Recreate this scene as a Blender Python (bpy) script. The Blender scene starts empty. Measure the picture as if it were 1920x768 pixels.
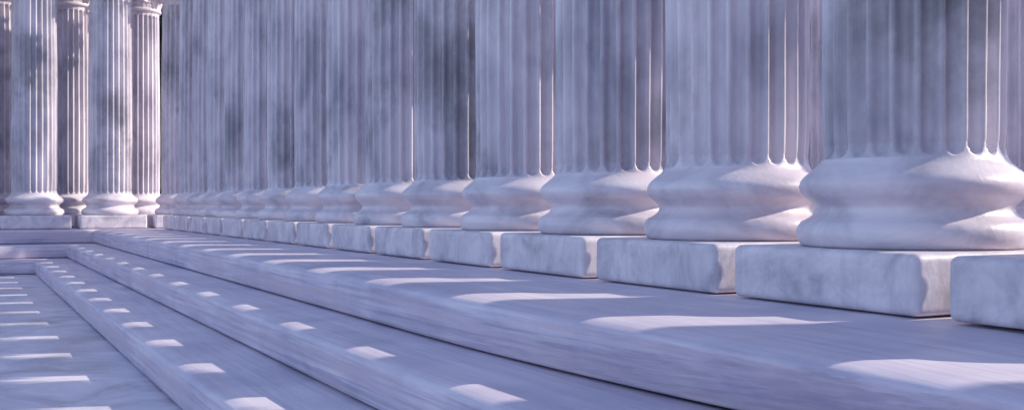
import bpy, bmesh, math, random
from mathutils import Vector, noise
random.seed(7)
R = math.radians
S = 0.6                      # metres per layout unit
EYE = 2.63                   # camera height above the courtyard floor, in units
def W(v, u, z=0.0):          # layout (across, along, height above courtyard floor) -> metres
    return Vector((v * S, u * S, z * S))
H1, H2, H3 = 0.53, 1.06, 1.63   # tops of the two steps and of the landing

scene = bpy.context.scene
col = scene.collection

# ---------------------------------------------------------------- helpers
def link_mesh(name, verts, faces, mats, parent=None, smooth=True, face_mat=None):
    me = bpy.data.meshes.new(name)
    me.from_pydata([tuple(v) for v in verts], [], faces)
    if smooth:
        me.polygons.foreach_set('use_smooth', [True] * len(me.polygons))
    for m in mats: me.materials.append(m)
    if face_mat:
        me.polygons.foreach_set('material_index', face_mat)
    me.validate(); me.update()
    o = bpy.data.objects.new(name, me)
    col.objects.link(o)
    if parent: o.parent = parent
    return o
def tag(o, label=None, cat=None, group=None, kind=None):
    if label: o['label'] = label
    if cat: o['category'] = cat
    if group: o['group'] = group
    if kind: o['kind'] = kind
def sstep(a, b, x):
    t = max(0.0, min(1.0, (x - a) / (b - a))); return t * t * (3 - 2 * t)
def lerp_profile(P, z):
    for (z0, r0), (z1, r1) in zip(P, P[1:]):
        if z <= z1: return r0 + (r1 - r0) * (z - z0) / (z1 - z0)
    return P[-1][1]
def catmull(P, n):
    out = []
    for i in range(len(P) - 1):
        p0 = P[max(i - 1, 0)]; p1 = P[i]; p2 = P[i + 1]; p3 = P[min(i + 2, len(P) - 1)]
        for k in range(n):
            t = k / n
            out.append(tuple(0.5 * (2 * p1[j] + (p2[j] - p0[j]) * t + (2 * p0[j] - 5 * p1[j] + 4 * p2[j] - p3[j]) * t * t
                                    + (3 * p1[j] - p0[j] - 3 * p2[j] + p3[j]) * t ** 3) for j in (0, 1)))
    out.append(P[-1]); return out

# ---------------------------------------------------------------- materials
class NT:
    def __init__(s, name):
        s.m = bpy.data.materials.new(name); s.m.use_nodes = True
        s.t = s.m.node_tree; s.bsdf = s.t.nodes['Principled BSDF']
        s.geo = s.n('ShaderNodeNewGeometry')
    def n(s, typ, **kw):
        x = s.t.nodes.new(typ)
        for k, v in kw.items(): setattr(x, k, v)
        return x
    def l(s, a, b): s.t.links.new(a, b)
    def noise(s, scale_vec, scale=1.0, detail=6, rough=0.6, dist=0.0, off=(0, 0, 0)):
        mp = s.n('ShaderNodeMapping'); mp.inputs['Scale'].default_value = scale_vec; mp.inputs['Location'].default_value = off
        s.l(s.geo.outputs['Position'], mp.inputs['Vector'])
        nz = s.n('ShaderNodeTexNoise'); nz.inputs['Scale'].default_value = scale; nz.inputs['Detail'].default_value = detail
        nz.inputs['Roughness'].default_value = rough; nz.inputs['Distortion'].default_value = dist
        s.l(mp.outputs[0], nz.inputs['Vector']); return nz.outputs['Fac']
    def ramp(s, fac, stops):
        r = s.n('ShaderNodeValToRGB'); e = r.color_ramp.elements
        while len(e) < len(stops): e.new(0.5)
        for el, (p, c) in zip(e, stops):
            el.position = p; el.color = (c[0], c[1], c[2], 1) if not isinstance(c, float) else (c, c, c, 1)
        s.l(fac, r.inputs[0]); return r.outputs[0]
    def mix(s, a, b, fac, mode='MIX'):
        x = s.n('ShaderNodeMix', data_type='RGBA', blend_type=mode)
        for sock, val in ((x.inputs[6], a), (x.inputs[7], b), (x.inputs[0], fac)):
            if hasattr(val, 'is_linked') or hasattr(val, 'links'): s.l(val, sock)
            else: sock.default_value = (*val, 1) if isinstance(val, tuple) else val
        return x.outputs[2]
    def bump(s, facs, dist, strength=1.0, prev=None):
        b = s.n('ShaderNodeBump'); b.inputs['Distance'].default_value = dist; b.inputs['Strength'].default_value = strength
        s.l(facs, b.inputs['Height'])
        if prev is not None: s.l(prev, b.inputs['Normal'])
        return b.outputs[0]
    def done(s, colr, rough=0.5, normal=None, spec=0.4):
        s.l(colr, s.bsdf.inputs['Base Color'])
        if isinstance(rough, float): s.bsdf.inputs['Roughness'].default_value = rough
        else: s.l(rough, s.bsdf.inputs['Roughness'])
        s.bsdf.inputs['Specular IOR Level'].default_value = spec
        if normal is not None: s.l(normal, s.bsdf.inputs['Normal'])
        return s.m

TINT_HI = (0.775, 0.71, 0.765); TINT_MID = (0.62, 0.57, 0.64); TINT_LO = (0.41, 0.385, 0.45); STAIN = (0.19, 0.18, 0.20)
ROSE = (0.66, 0.545, 0.61)

def shaft_marble():
    t = NT('weathered_marble_shaft')
    a = t.noise((1, 1, .55), 1.5, 7, .62, .3)
    b = t.noise((1, 1, .8), .55, 5, .6, .4, (7, 3, 1))
    c = t.ramp(a, [(.32, TINT_LO), (.47, TINT_MID), (.62, TINT_HI), (1, TINT_HI)])
    st = t.ramp(b, [(.36, 1.0), (.47, .0), (1, .0)])
    brk = t.ramp(t.noise((1, 1, .7), 3.2, 8, .68), [(.38, .0), (.6, 1.0)])
    m1 = t.mix((0., 0., 0.), st, brk)
    c = t.mix(c, STAIN, t.n_fac(m1, .52))
    # large weathering stains where the stone carries them
    wn = t.n('ShaderNodeTexNoise'); wn.inputs['Scale'].default_value = 2.6; wn.inputs['Detail'].default_value = 6; wn.inputs['Roughness'].default_value = .65
    t.l(t.geo.outputs['Position'], wn.inputs['Vector'])
    for (pv, pu, pz, rr) in ((2.5, 47.7, 8.5, 1.5), (2.9, 47.7, 7.4, 1.0), (5.8, 47.7, 6.7, 1.1), (7.9, 7.4, 4.4, 1.35), (8.3, 6.9, 4.9, 1.2), (7.8, 18.5, 5.4, 1.3), (7.8, 35.8, 5.0, 1.4)):
        dd = t.n('ShaderNodeVectorMath', operation='DISTANCE'); t.l(t.geo.outputs['Position'], dd.inputs[0]); dd.inputs[1].default_value = W(pv, pu, pz)
        ad = t.n('ShaderNodeMath', operation='MULTIPLY_ADD'); t.l(wn.outputs['Fac'], ad.inputs[0]); ad.inputs[1].default_value = 1.5; t.l(dd.outputs['Value'], ad.inputs[2])
        sm = t.ramp(t.n_fac(ad.outputs[0], 1 / (rr * S + .75)), [(.55, 1.0), (1.0, .0)])
        c = t.mix(c, (.22, .21, .235), t.n_fac(sm, .6))
    streak = t.ramp(t.noise((14, 14, .5), 1.2, 4, .6), [(.35, (.86, .86, .88)), (.6, (1, 1, 1))])
    c = t.mix(c, streak, 1.0, 'MULTIPLY')
    n1 = t.bump(t.noise((1, 1, .6), 22, 6, .6), .006, .35)
    return t.done(c, .42, n1, .45)
def n_fac(s, sock, k):
    x = s.n('ShaderNodeMath', operation='MULTIPLY'); s.l(sock, x.inputs[0]); x.inputs[1].default_value = k
    return x.outputs[0]
NT.n_fac = n_fac

def base_marble():
    t = NT('polished_marble_base')
    a = t.noise((1, 1, 1.6), 1.7, 7, .6, .6, (3, 9, 4))
    c = t.ramp(a, [(.31, TINT_LO), (.45, TINT_MID), (.58, TINT_HI), (1, TINT_HI)])
    band = t.ramp(t.noise((.5, .5, 7), 1.2, 4, .6, .5), [(.40, 0.0), (.62, 1.0)])
    c = t.mix(c, ROSE, t.n_fac(band, .45))
    n1 = t.bump(t.noise((1, 1, .7), 30, 6, .65), .006, .5)
    n2 = t.bump(t.noise((1, 1, 1), 5, 4, .55), .012, .35, n1)
    return t.done(c, .38, n2, .5)

def plinth_marble():
    t = NT('marble_plinth_block')
    a = t.noise((1, 1, 1), 2.6, 8, .66, .5, (1, 2, 3))
    c = t.ramp(a, [(.32, TINT_LO), (.46, TINT_MID), (.60, TINT_HI), (1, TINT_HI)])
    v = t.ramp(t.noise((9, 9, .9), 1.3, 5, .6, .3), [(.33, (.90, .89, .91)), (.55, (1, 1, 1))])
    c = t.mix(c, v, 1.0, 'MULTIPLY')
    n1 = t.bump(t.noise((1, 1, .7), 26, 6, .65), .006, .5)
    n2 = t.bump(t.noise((1, 1, .6), 4, 4, .55), .008, .3, n1)
    return t.done(c, .5, n2, .4)

def step_marble(axis):
    t = NT('streaked_marble_' + ('long_steps' if axis == 'y' else 'cross_steps'))
    sc = (lambda lo, hi: (hi, lo, hi)) if axis == 'y' else (lambda lo, hi: (lo, hi, hi))
    a = t.noise(sc(.35, 5), 2.0, 6, .62, .15)
    b = t.noise(sc(.22, 13), 2.2, 7, .68, .1, (5, 5, 5))
    d = t.noise((1, 1, 1), .9, 5, .6, .5, (2, 8, 1))
    c = t.ramp(a, [(.30, TINT_MID), (.5, (.70, .635, .745)), (.66, TINT_HI), (1, TINT_HI)])
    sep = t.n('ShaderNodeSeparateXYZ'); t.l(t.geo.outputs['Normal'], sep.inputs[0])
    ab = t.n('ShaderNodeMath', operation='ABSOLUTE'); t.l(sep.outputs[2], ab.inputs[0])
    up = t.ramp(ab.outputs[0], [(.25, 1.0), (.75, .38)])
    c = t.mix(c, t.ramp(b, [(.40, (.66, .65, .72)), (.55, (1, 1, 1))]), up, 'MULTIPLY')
    c = t.mix(c, t.ramp(d, [(.34, (.74, .75, .83)), (.56, (1, 1, 1))]), 1.0, 'MULTIPLY')
    # rose veins on uprights only; the tint also paints in the risers' shade
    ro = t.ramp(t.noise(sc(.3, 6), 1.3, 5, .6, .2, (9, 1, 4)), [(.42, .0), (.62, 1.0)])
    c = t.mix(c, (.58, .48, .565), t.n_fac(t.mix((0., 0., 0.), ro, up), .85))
    n1 = t.bump(b, .004, .3)
    return t.done(c, .48, n1, .4)

def floor_marble():
    t = NT('clouded_marble_floor')
    a = t.noise((1, 1, 1), 1.1, 8, .66, .8)
    b = t.noise((1, 1, 1), .5, 5, .6, .6, (4, 4, 4))
    c = t.ramp(a, [(.36, TINT_LO), (.48, (.60, .57, .66)), (.60, (.75, .69, .775)), (1, TINT_HI)])
    c = t.mix(c, (.56, .48, .56), t.n_fac(t.ramp(b, [(.50, .0), (.68, 1.0)]), .6))
    n1 = t.bump(t.noise((1, 1, 1), 12, 5, .6), .006, .3)
    return t.done(c, .42, n1, .45)

def simple(name, base, rough=.8, var=.4, scale=6):
    t = NT(name)
    c = t.ramp(t.noise((1, 1, 1), scale, 5, .6), [(.3, tuple(x * (1 - var) for x in base)), (.7, tuple(x * (1 + var) for x in base))])
    return t.done(c, rough, None, .3)

M_SH = shaft_marble(); M_BA = base_marble(); M_PL = plinth_marble()
M_SY = step_marble('y'); M_SX = step_marble('x'); M_FL = floor_marble()
M_LEAF = simple('dark_evergreen_foliage', (.022, .032, .024), .8)
M_BARK = simple('tree_bark', (.06, .045, .035), .9, .3, 12)

# ---------------------------------------------------------------- floor
def grid_sheet(name, x0, x1, y0, y1, z, mat):
    o = link_mesh(name, [(x0, y0, z), (x1, y0, z), (x1, y1, z), (x0, y1, z)], [(0, 1, 2, 3)], [mat], smooth=False)
    return o
fl = grid_sheet('courtyard_floor', -15 * S, 32 * S, -30 * S, 75 * S, 0, M_FL)
M_GR = simple('dark_low_bounce_ground', (.055, .055, .042), .9, .45, 2.5)  # unseen ground beyond the court, made dark to cut bounced light
tag(grid_sheet('ground', -2500, 2500, -2500, 2500, -.03, M_GR), kind='structure')
tag(fl, kind='structure')

def sky_blocker_hills():  # added terrain that blocks low sky light from the left and behind
    M = simple('sky_blocker_hillside', (.045, .058, .038), .9, .5, .25)
    verts = []; faces = []; NA, NR = 150, 26
    for i in range(NA + 1):
        az = R(128) + R(284) * i / NA          # open only on the side the sun comes from
        endf = sstep(0, .10, i / NA) * sstep(0, .10, 1 - i / NA)
        for j in range(NR + 1):
            q = j / NR; r = 70 + 190 * q
            x = math.sin(az) * r; y = 20 + math.cos(az) * r
            h = 22 * sstep(0, .55, q) * (1 - .3 * sstep(.7, 1, q)) * (.85 + .35 * noise.noise(Vector((x * .012, y * .012, 3))))
            h += 5 * sstep(.05, .3, q) * noise.noise(Vector((x * .05, y * .05, 1)))
            verts.append(W(x, y, h * endf - .3 - (1.2 if j in (0, NR) else 0)))
    for i in range(NA):
        for j in range(NR):
            a = i * (NR + 1) + j; faces.append((a, a + 1, a + NR + 2, a + NR + 1))
    tag(link_mesh('sky_blocker_hills', verts, faces, [M]), kind='structure')
sky_blocker_hills()

# ---------------------------------------------------------------- steps and landing
def slab(name, V, U, zb, zt, width, top_bend, bot_bend, rh=.30, rv=.10):
    prof = []                                     # (outward offset, height, bend weight 0 bottom..1 top)
    prof += [(-width, zb - .5, 1), (-width, zt, 1), (-width * .5, zt, 1), (-rh * 1.6, zt, 1)]
    for k in range(11):
        a = k / 10 * math.pi / 2
        p = 2 / 2.25
        prof.append((-rh + rh * math.sin(a) ** p, zt - rv + rv * math.cos(a) ** p, 1 - .15 * k / 10))
    hh = (zt - rv - zb)
    for k in (.25, .5, .75):
        prof.append((.012 * math.sin(k * math.pi), zt - rv - hh * k * .86, 1 - k))
    for k in range(5):
        a = k / 4 * math.pi / 2
        prof.append((-.06 + .06 * math.cos(a), zb + .07 - .05 * math.sin(a), 0))
    prof.append((-.4, zb + .01, 0))
    path = []
    u = -14.0
    while u < U - 1.0:
        path.append((V, u, -1, 0)); u += .6 if u < 16 else 2.0
    path.append((V, U, -1, -1))
    v = V - 2.0
    while v > -46: path.append((v, U, 0, -1)); v -= 2.0
    verts = []; faces = []; fm = []
    n = len(prof)
    for (v, u, nx, ny) in path:
        for (o, z, w) in prof:
            bend = top_bend(u) * w + bot_bend(u) * (1 - w) if ny == 0 else 0
            if o < -1: bend = 0
            droop = .05 * (max(0, 7 - max(u, 2)) / 2.5) ** 1.5 * w if (ny == 0 and name == 'landing') else 0   # the slab sags towards its near end
            verts.append(W(v + nx * o + bend, u + ny * o, z - droop))
    for i in range(len(path) - 1):
        isA = path[i + 1][0] == V
        for j in range(n - 1):
            a = i * n + j
            faces.append((a, a + n, a + n + 1, a + 1)); fm.append(0 if isA else 1)
    # near end cap
    faces.append(tuple(range(n - 1, -1, -1))); fm.append(0)
    o = link_mesh(name, verts, faces, [M_SY, M_SX], face_mat=fm)
    # the inner mitre is a crisp joint
    me = o.data
    ci = [i for i, p in enumerate(path) if p[2] and p[3]][0]
    at = me.attributes.new('sharp_edge', 'BOOLEAN', 'EDGE')
    for e in me.edges:
        a, b = e.vertices
        if a // n == ci and b // n == ci: at.data[e.index].value = True
    tag(o, kind='structure')
    return o
z0 = lambda u: 0.0
slab('landing', 4.85, 46.85, H2, H3, 20.5,
     lambda u: .40 * max(0, (7.8 - max(u, 1)) / 4) ** 2, lambda u: .26 * max(0, (12 - max(u, 1)) / 5.07) ** 2, rh=.44)
slab('step', 3.735, 45.72, H1, H2, 2.2, z0, lambda u: .03 * max(0, (11 - u) / 5) ** 1)
slab('step', 2.49, 44.35, 0.0, H1, 2.4, z0, z0)

# ---------------------------------------------------------------- column parts (heights above landing, column-local)
BASE = [(.57, 1.10), (.585, 1.165), (.63, 1.20), (.70, 1.217), (.77, 1.203), (.825, 1.165), (.85, 1.115), (.89, 1.05),
        (.94, 1.016), (.985, 1.014), (1.04, 1.062), (1.095, 1.132), (1.15, 1.168), (1.20, 1.179), (1.25, 1.164), (1.30, 1.122),
        (1.36, 1.048), (1.42, .975), (1.48, .938), (1.55, .920), (1.62, .912)]
NECK = 9.78
def base_r(z): return lerp_profile(BASE_S, z)
BASE_S = sorted(set((round(z, 4), r * .957) for z, r in catmull(BASE, 4)))
def lathe(zr, seg, fn=None):
    verts = []; faces = []
    for z, r in zr:
        for k in range(seg):
            a = 2 * math.pi * k / seg
            rr = fn(z, r, a) if fn else r
            verts.append(Vector((rr * math.cos(a), rr * math.sin(a), z)) * S)
    for i in range(len(zr) - 1):
        for k in range(seg):
            k2 = (k + 1) % seg
            faces.append((i * seg + k, i * seg + k2, (i + 1) * seg + k2, (i + 1) * seg + k))
    return verts, faces
def wob(a, z, amp, f=1.3, off=0):
    return amp * noise.noise(Vector((math.cos(a) * f + off, math.sin(a) * f, z * f)))

NFL = 24
def flute(z, r, a):
    t = (a / (2 * math.pi) * NFL) % 1.0
    x = abs(t - .5) / .36                      # 0 centre of flute .. 1 its lip
    g = 0.0
    # round ends of the channel: half-disc at bottom and top
    end_b = 1.48; end_t = NECK - .08
    wd = .10                                   # half width in units
    dz = 0.0
    if z < end_b + wd: dz = (end_b + wd - z) / wd
    if z > end_t - wd: dz = (z - end_t + wd) / wd
    q = x * x + dz * dz
    if q < 1: g = (1 - q) ** .58
    taper = 1 - .045 * sstep(2, 10, z) - .02 * math.sin(max(0, min(1, (z - 1.6) / 8)) * math.pi) * -1
    return r * taper - .094 * g + .010 * (1 - g) * max(0, 1 - ((1 - abs(t - .5) * 2) / .3) ** 2) * sstep(1.5, 1.9, z) + wob(a, z * .5, .012) * sstep(1.6, 2.2, z)
def make_shaft(parent):
    zs = []
    z = 1.40
    while z < 1.62: zs.append(z); z += .0125
    while z < 2.2: zs.append(z); z += .1
    while z < 9.4: zs.append(z); z += .36
    z = 9.4
    while z < 9.80: zs.append(z); z += .02
    zs.append(9.86)
    zr = [(z, base_r(z) if z < 1.62 else .880) for z in zs]
    v, f = lathe(zr, NFL * 12, flute)
    n = NFL * 12
    fm = [1 if zs[i // n] < 1.45 else 0 for i in range(len(f))]
    return link_mesh('shaft', v, f, [M_SH, M_BA], parent, face_mat=fm)
def make_base(parent):
    zr = [(z, r) for z, r in BASE_S if z <= 1.40] + [(1.40, base_r(1.40))]
    v, f = lathe(zr, 112, lambda z, r, a: r + (wob(a, z * 2, .010, 1.7, 3) + wob(a, z, .004, 9, 1)) * (1 - sstep(1.2, 1.38, z)))
    return link_mesh('base', v, f, [M_BA], parent)
def make_plinth(parent):
    bm = bmesh.new()
    bmesh.ops.create_cube(bm, size=1)
    for v in bm.verts:
        v.co = Vector((v.co.x * 2.66, v.co.y * 2.50, .016 + (v.co.z + .5) * .556)) * S
    bmesh.ops.bevel(bm, geom=list(bm.edges), offset=.08 * S, segments=5, profile=.55, affect='EDGES')
    # give the faces a faint pillow so the block looks hand cut
    bmesh.ops.subdivide_edges(bm, edges=[e for e in bm.edges if e.calc_length() > .25 * S], cuts=9, use_grid_fill=True)
    for v in bm.verts:
        c = v.co / S
        k = 1 + .002 * (1 - (c.z - .29) ** 2 / .09)
        v.co.x *= k; v.co.y *= k
        d = noise.noise(c * 1.4) * .003
        v.co += Vector((c.x, c.y, 0)).normalized() * d * S
    me = bpy.data.meshes.new('plinth'); bm.to_mesh(me); bm.free()
    me.polygons.foreach_set('use_smooth', [True] * len(me.polygons))
    me.materials.append(M_PL)
    o = bpy.data.objects.new('plinth', me); col.objects.link(o); o.parent = parent
    return o
def make_capital(parent):
    zb = 9.84
    bell = [(zb, .84), (zb + .05, .93), (zb + .12, .95), (zb + .19, .93), (zb + .22, .86), (zb + .6, .86), (zb + 1.1, .90),
            (zb + 1.5, 1.0), (zb + 1.8, 1.15), (zb + 1.9, 1.2)]
    v, f = lathe(catmull(bell, 4), 64)
    cap = link_mesh('capital', v, f, [M_BA], parent)
    # acanthus leaves
    def leaf_mesh(rows):
        verts = []; faces = []
        for (n, a0, z_0, hgt, out, wd) in rows:
            for k in range(n):
                a = a0 + 2 * math.pi * k / n
                er = Vector((math.cos(a), math.sin(a), 0)); et = Vector((-math.sin(a), math.cos(a), 0))
                NS, NW = 14, 8
                b0 = len(verts)
                for side in (0, 1):
                    for i in range(NS + 1):
                        s = i / NS
                        if s < .68: q = s / .68; rr = .90 + .12 * q * q; zz = hgt * q * .92
                        else:
                            q = (s - .68) / .32; an = q * math.pi * 1.15
                            rr = 1.02 + out * (1 - math.cos(an)) * .5; zz = hgt * .92 + .17 * math.sin(an) * (1 + .3 * q)
                        w = wd * (.75 + .45 * math.sin(s * math.pi * .8)) * (1 - .55 * max(0, s - .7) / .3)
                        w *= 1 + .13 * math.sin(s * 26)
                        for j in range(NW + 1):
                            x = j / NW * 2 - 1
                            rad = rr - .07 * x * x + .03 * math.cos(x * math.pi * 3) - side * .05
                            p = er * rad + et * (x * w) + Vector((0, 0, z_0 + zz - .06 * abs(x) * s))
                            verts.append(p * S)
                st = (NS + 1) * (NW + 1)
                for i in range(NS):
                    for j in range(NW):
                        q = b0 + i * (NW + 1) + j
                        faces.append((q, q + 1, q + NW + 2, q + NW + 1))
                        faces.append((q + st, q + st + NW + 1, q + st + NW + 2, q + st + 1))
                    for j in (0, NW):
                        q = b0 + i * (NW + 1) + j; faces.append((q, q + NW + 1, q + st + NW + 1, q + st))
                for j in range(NW):
                    q = b0 + NS * (NW + 1) + j; faces.append((q, q + st, q + st + 1, q + 1))
        return verts, faces
    lv, lf = leaf_mesh([(8, 0, zb + .14, .42, .30, .30), (8, math.pi / 8, zb + .2, .92, .36, .28)])
    link_mesh('acanthus_leaves', lv, lf, [M_BA], cap)
    # corner volutes: spiral scrolls
    for k in range(4):
        a = math.pi / 4 + k * math.pi / 2
        er = Vector((math.cos(a), math.sin(a), 0)); et = Vector((-math.sin(a), math.cos(a), 0)); ez = Vector((0, 0, 1))
        pts = []
        for i in range(8): q = i / 8; pts.append((.92 + .30 * q * q, zb + .95 + .85 * q, .075))
        for i in range(30):
            q = i / 29; an = q * math.pi * 3.6; rr = .22 * (1 - .75 * q)
            pts.append((1.22 + rr * math.sin(an), zb + 1.8 - .22 + rr * math.cos(an), .075 * (1 - .4 * q)))
        verts = []; faces = []
        for i, (r_, z_, th) in enumerate(pts):
            wv = .12
            for dx, dz in ((-wv, -th * .5), (wv, -th * .5), (wv, th * .5), (-wv, th * .5)):
                j0 = max(i - 1, 0); j1 = min(i + 1, len(pts) - 1)
                tx = pts[j1][0] - pts[j0][0]; tz = pts[j1][1] - pts[j0][1]; L = math.hypot(tx, tz) or 1
                nrm = er * (-tz / L) + ez * (tx / L)
                verts.append((er * r_ + ez * z_ + et * dx + nrm * dz) * S)
        for i in range(len(pts) - 1):
            for j in range(4):
                j2 = (j + 1) % 4; faces.append((i * 4 + j, i * 4 + j2, i * 4 + 4 + j2, i * 4 + 4 + j))
        faces += [(3, 2, 1, 0), tuple(len(pts) * 4 - 4 + j for j in range(4))]
        link_mesh('volute', verts, faces, [M_BA], cap)
    # abacus with concave sides
    ring = []
    for k in range(4):
        a = math.pi / 4 + k * math.pi / 2; b = a + math.pi / 2
        A = Vector((math.cos(a), math.sin(a))) * 1.56; B = Vector((math.cos(b), math.sin(b))) * 1.56
        t_ = (B - A).normalized(); nn = -(A + B).normalized()
        for i in range(13):
            q = .05 + .9 * i / 12; p = A.lerp(B, q) + nn * (.22 * math.sin(math.pi * (q - .05) / .9)); ring.append(p)
    verts = []; faces = []; m = len(ring)
    lv = [(zb + 1.9, .90), (zb + 1.98, .95), (zb + 2.02, .93), (zb + 2.1, 1.0), (zb + 2.2, 1.0)]
    for z_, k_ in lv:
        for p in ring: verts.append(Vector((p.x * k_, p.y * k_, z_)) * S)
    for i in range(len(lv) - 1):
        for j in range(m): faces.append((i * m + j, i * m + (j + 1) % m, (i + 1) * m + (j + 1) % m, (i + 1) * m + j))
    faces.append(tuple((len(lv) - 1) * m + j for j in range(m))); faces.append(tuple(reversed(range(m))))
    link_mesh('abacus', verts, faces, [M_PL], cap, smooth=False)
    return cap

def empty(name, loc):
    o = bpy.data.objects.new(name, None); col.objects.link(o); o.location = loc; o.empty_display_size = .3
    return o
proto = empty('fluted_column', (0, 0, 0))
make_plinth(proto); make_base(proto); make_shaft(proto); make_capital(proto)
def kids(o): return [c for c in list(col.objects) if c.parent == o]
TREE = [(c, kids(c)) for c in kids(proto)]
used = [False]
def place(v, u, rot, label, group):
    if not used[0]:
        used[0] = True; r = proto
    else:
        r = proto.copy(); col.objects.link(r)
        for c, gs in TREE:
            c2 = c.copy(); col.objects.link(c2); c2.parent = r
            for g in gs:
                g2 = g.copy(); col.objects.link(g2); g2.parent = c2
    r.location = W(v, u, H3); r.rotation_euler.z = (rot % 2) * math.pi
    tag(r, label, 'column', group, 'thing')
    return r

ORD = ['first', 'second', 'third', 'fourth', 'fifth', 'sixth', 'seventh', 'eighth', 'ninth', 'tenth', 'eleventh', 'twelfth',
       'thirteenth', 'fourteenth', 'fifteenth', 'sixteenth', 'seventeenth', 'eighteenth', 'nineteenth', 'twentieth']
PITCH = 2.82; UA = 5.08; VA = 8.74
GA = 'fluted marble columns of the long front row along the steps'
for k in range(-2, 15):
    if k == 0: lab = 'column at the right edge of the photo, only its smooth plinth in view'
    elif k == 1: lab = 'largest nearest fluted column on a wide stained plinth at the right'
    elif k == 2: lab = 'second complete fluted column from the right, left of the largest one'
    elif k < 0: lab = 'fluted column nearer than the camera view, %s past the right edge of the photo' % ORD[-k - 1]
    elif k == 14: lab = 'fourteenth and farthest column of the long row, its plinth ending beside the corner column'
    else: lab = '%s complete fluted column from the right in the long front row' % ORD[k - 1]
    place(VA, UA + PITCH * k, (k * 7) % 4, lab, GA)
place(8.70, 48.62, 1, 'corner fluted column at the far end where both colonnades meet', GA)
GB = 'fluted columns of the far front row facing the camera'
VB = [2.72, 5.70, -.26, -3.24, -6.22]
labs = ['leftmost sunlit front fluted column with dark stain and shaded blue plinth',
        'sunlit front fluted column on a pale sunlit plinth, left of the corner',
        'front column of the far row just outside the left edge',
        'front column of the far row, second outside the left edge',
        'front column of the far row, third outside the left edge']
for i, (v, l) in enumerate(zip(VB, labs)): place(v, 48.62, (i * 3 + 2) % 4, l, GB)
GC = 'fluted columns of the far back row'
for i, (v, l) in enumerate(zip([7.39, 4.43, 1.43, -1.57, -4.57],
        ['back fluted column with its leafy capital showing, beside the narrow dark gap',
         'back fluted column with capital showing between the two sunlit front columns',
         'back fluted column cut by the left edge of the photo',
         'back column of the far row just outside the left edge',
         'back column of the far row, second outside the left edge'])):
    place(v, 52.0, (i + 1) % 4, l, GC)
GD = 'fluted columns of the back row behind the long colonnade'
UD = 7.05; VD = 20.6
for j in range(-4, 13):
    if j == 3: lab = 'shaded back column seen as a sliver at the right edge behind the largest column'
    elif j == 5: lab = 'shaded back column seen as a sliver between the two nearest front columns'
    elif j == 4: lab = 'hidden back column right behind the largest column, between the two visible slivers'
    elif j > 5: lab = 'hidden back column behind the long front row, %s past the sliver' % ORD[j - 6]
    else: lab = 'hidden back column past the right edge, %s nearer than the sliver' % ORD[2 - j]
    place(VD, UD + PITCH * j, (j * 5) % 4, lab, GD)

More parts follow.
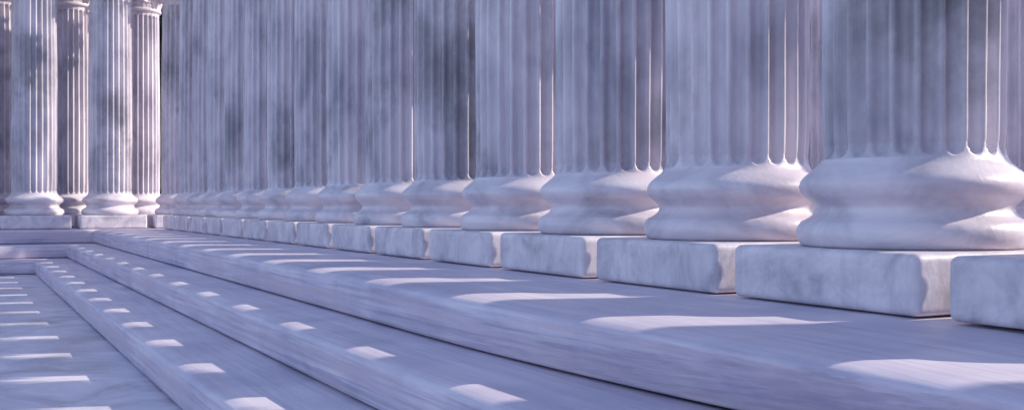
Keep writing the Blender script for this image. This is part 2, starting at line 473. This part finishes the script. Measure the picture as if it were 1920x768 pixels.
# ---------------------------------------------------------------- trees beyond the far colonnade
def tree(v, u, h, r, label):
    t = empty('evergreen_tree', W(v, u, 0)); tag(t, label, 'tree', 'dark evergreen trees beyond the colonnade')
    zr = [(0, .55), (.6, .42), (h * .4, .3), (h * .95, .06)]
    vv, ff = lathe(catmull(zr, 4), 14, lambda z, rr, a: rr * (1 + .2 * noise.noise(Vector((math.cos(a) * 2, math.sin(a) * 2, z)))))
    link_mesh('trunk', vv, ff, [M_BARK], t)
    verts = []; faces = []
    for i in range(9000):
        s = random.random() ** .8
        z = 1.2 + s * (h - 1.2)
        rad = r * math.sin(min(1, (1 - s) * 1.25 + .04) * math.pi / 2) * (.75 + .35 * noise.noise(Vector((z * .5, v, u))))
        a = random.random() * 2 * math.pi
        rad *= (1 + .45 * noise.noise(Vector((math.cos(a) * 1.7, math.sin(a) * 1.7, z * .55 + v)))) * random.random() ** .35
        c = Vector((rad * math.cos(a), rad * math.sin(a), z))
        d1 = Vector((random.gauss(0, 1), random.gauss(0, 1), random.gauss(0, 1))).normalized() * .22
        d2 = Vector((random.gauss(0, 1), random.gauss(0, 1), random.gauss(0, 1))).normalized() * .16
        b = len(verts)
        verts += [(c - d1) * S, (c + d2) * S, (c + d1) * S, (c - d2) * S]; faces.append((b, b + 1, b + 2, b + 3))
    link_mesh('crown', verts, faces, [M_LEAF], t, smooth=False)
tree(12.2, 77, 19, 3.2, 'dark evergreen tree seen through the narrow gap beside the corner column')
tree(5.6, 82, 17, 3.0, 'dark evergreen tree beyond the far colonnade, left of the gap tree')
tree(18.5, 80, 21, 3.4, 'tall dark evergreen tree beyond the corner, right of the gap tree')

# ---------------------------------------------------------------- light
D = Vector((-1.0, .32, -.60)).normalized()          # direction the sunlight travels
sun = bpy.data.lights.new('sun', 'SUN'); sun.energy = 2.55; sun.angle = R(.5); sun.color = (1.0, .905, .75)
so = bpy.data.objects.new('sun', sun); col.objects.link(so)
so.rotation_euler = D.to_track_quat('-Z', 'Y').to_euler()
T = -D
elev = math.asin(T.z); azim = math.atan2(T.x, T.y)
w = bpy.data.worlds.new('World'); scene.world = w; w.use_nodes = True
nt = w.node_tree; bg = nt.nodes['Background']
sky = nt.nodes.new('ShaderNodeTexSky'); sky.sky_type = 'NISHITA'; sky.sun_disc = False
sky.sun_elevation = elev; sky.sun_rotation = azim
sky.air_density = 1.0; sky.dust_density = 0.3; sky.ozone_density = 1.6
mx = nt.nodes.new('ShaderNodeMix'); mx.data_type = 'RGBA'; mx.blend_type = 'MULTIPLY'; mx.inputs[0].default_value = 1
mx.inputs[7].default_value = (1.15, .955, .92, 1)
nt.links.new(sky.outputs[0], mx.inputs[6]); nt.links.new(mx.outputs[2], bg.inputs[0]); bg.inputs[1].default_value = 0.15

# ---------------------------------------------------------------- camera
cd = bpy.data.cameras.new('camera'); cd.lens = 37.5; cd.sensor_width = 36; cd.clip_end = 5000; cd.clip_start = .05
co = bpy.data.objects.new('camera', cd); col.objects.link(co)
co.location = W(0, 0, EYE); co.rotation_euler = (R(90), 0, -math.atan2(1033, 2000))
scene.camera = co
scene.render.engine = 'CYCLES'
scene.view_settings.view_transform = 'Standard'
scene.view_settings.look = 'None'; scene.view_settings.gamma = 1; scene.view_settings.exposure = 1.04
scene.cycles.max_bounces = 8; scene.cycles.diffuse_bounces = 6
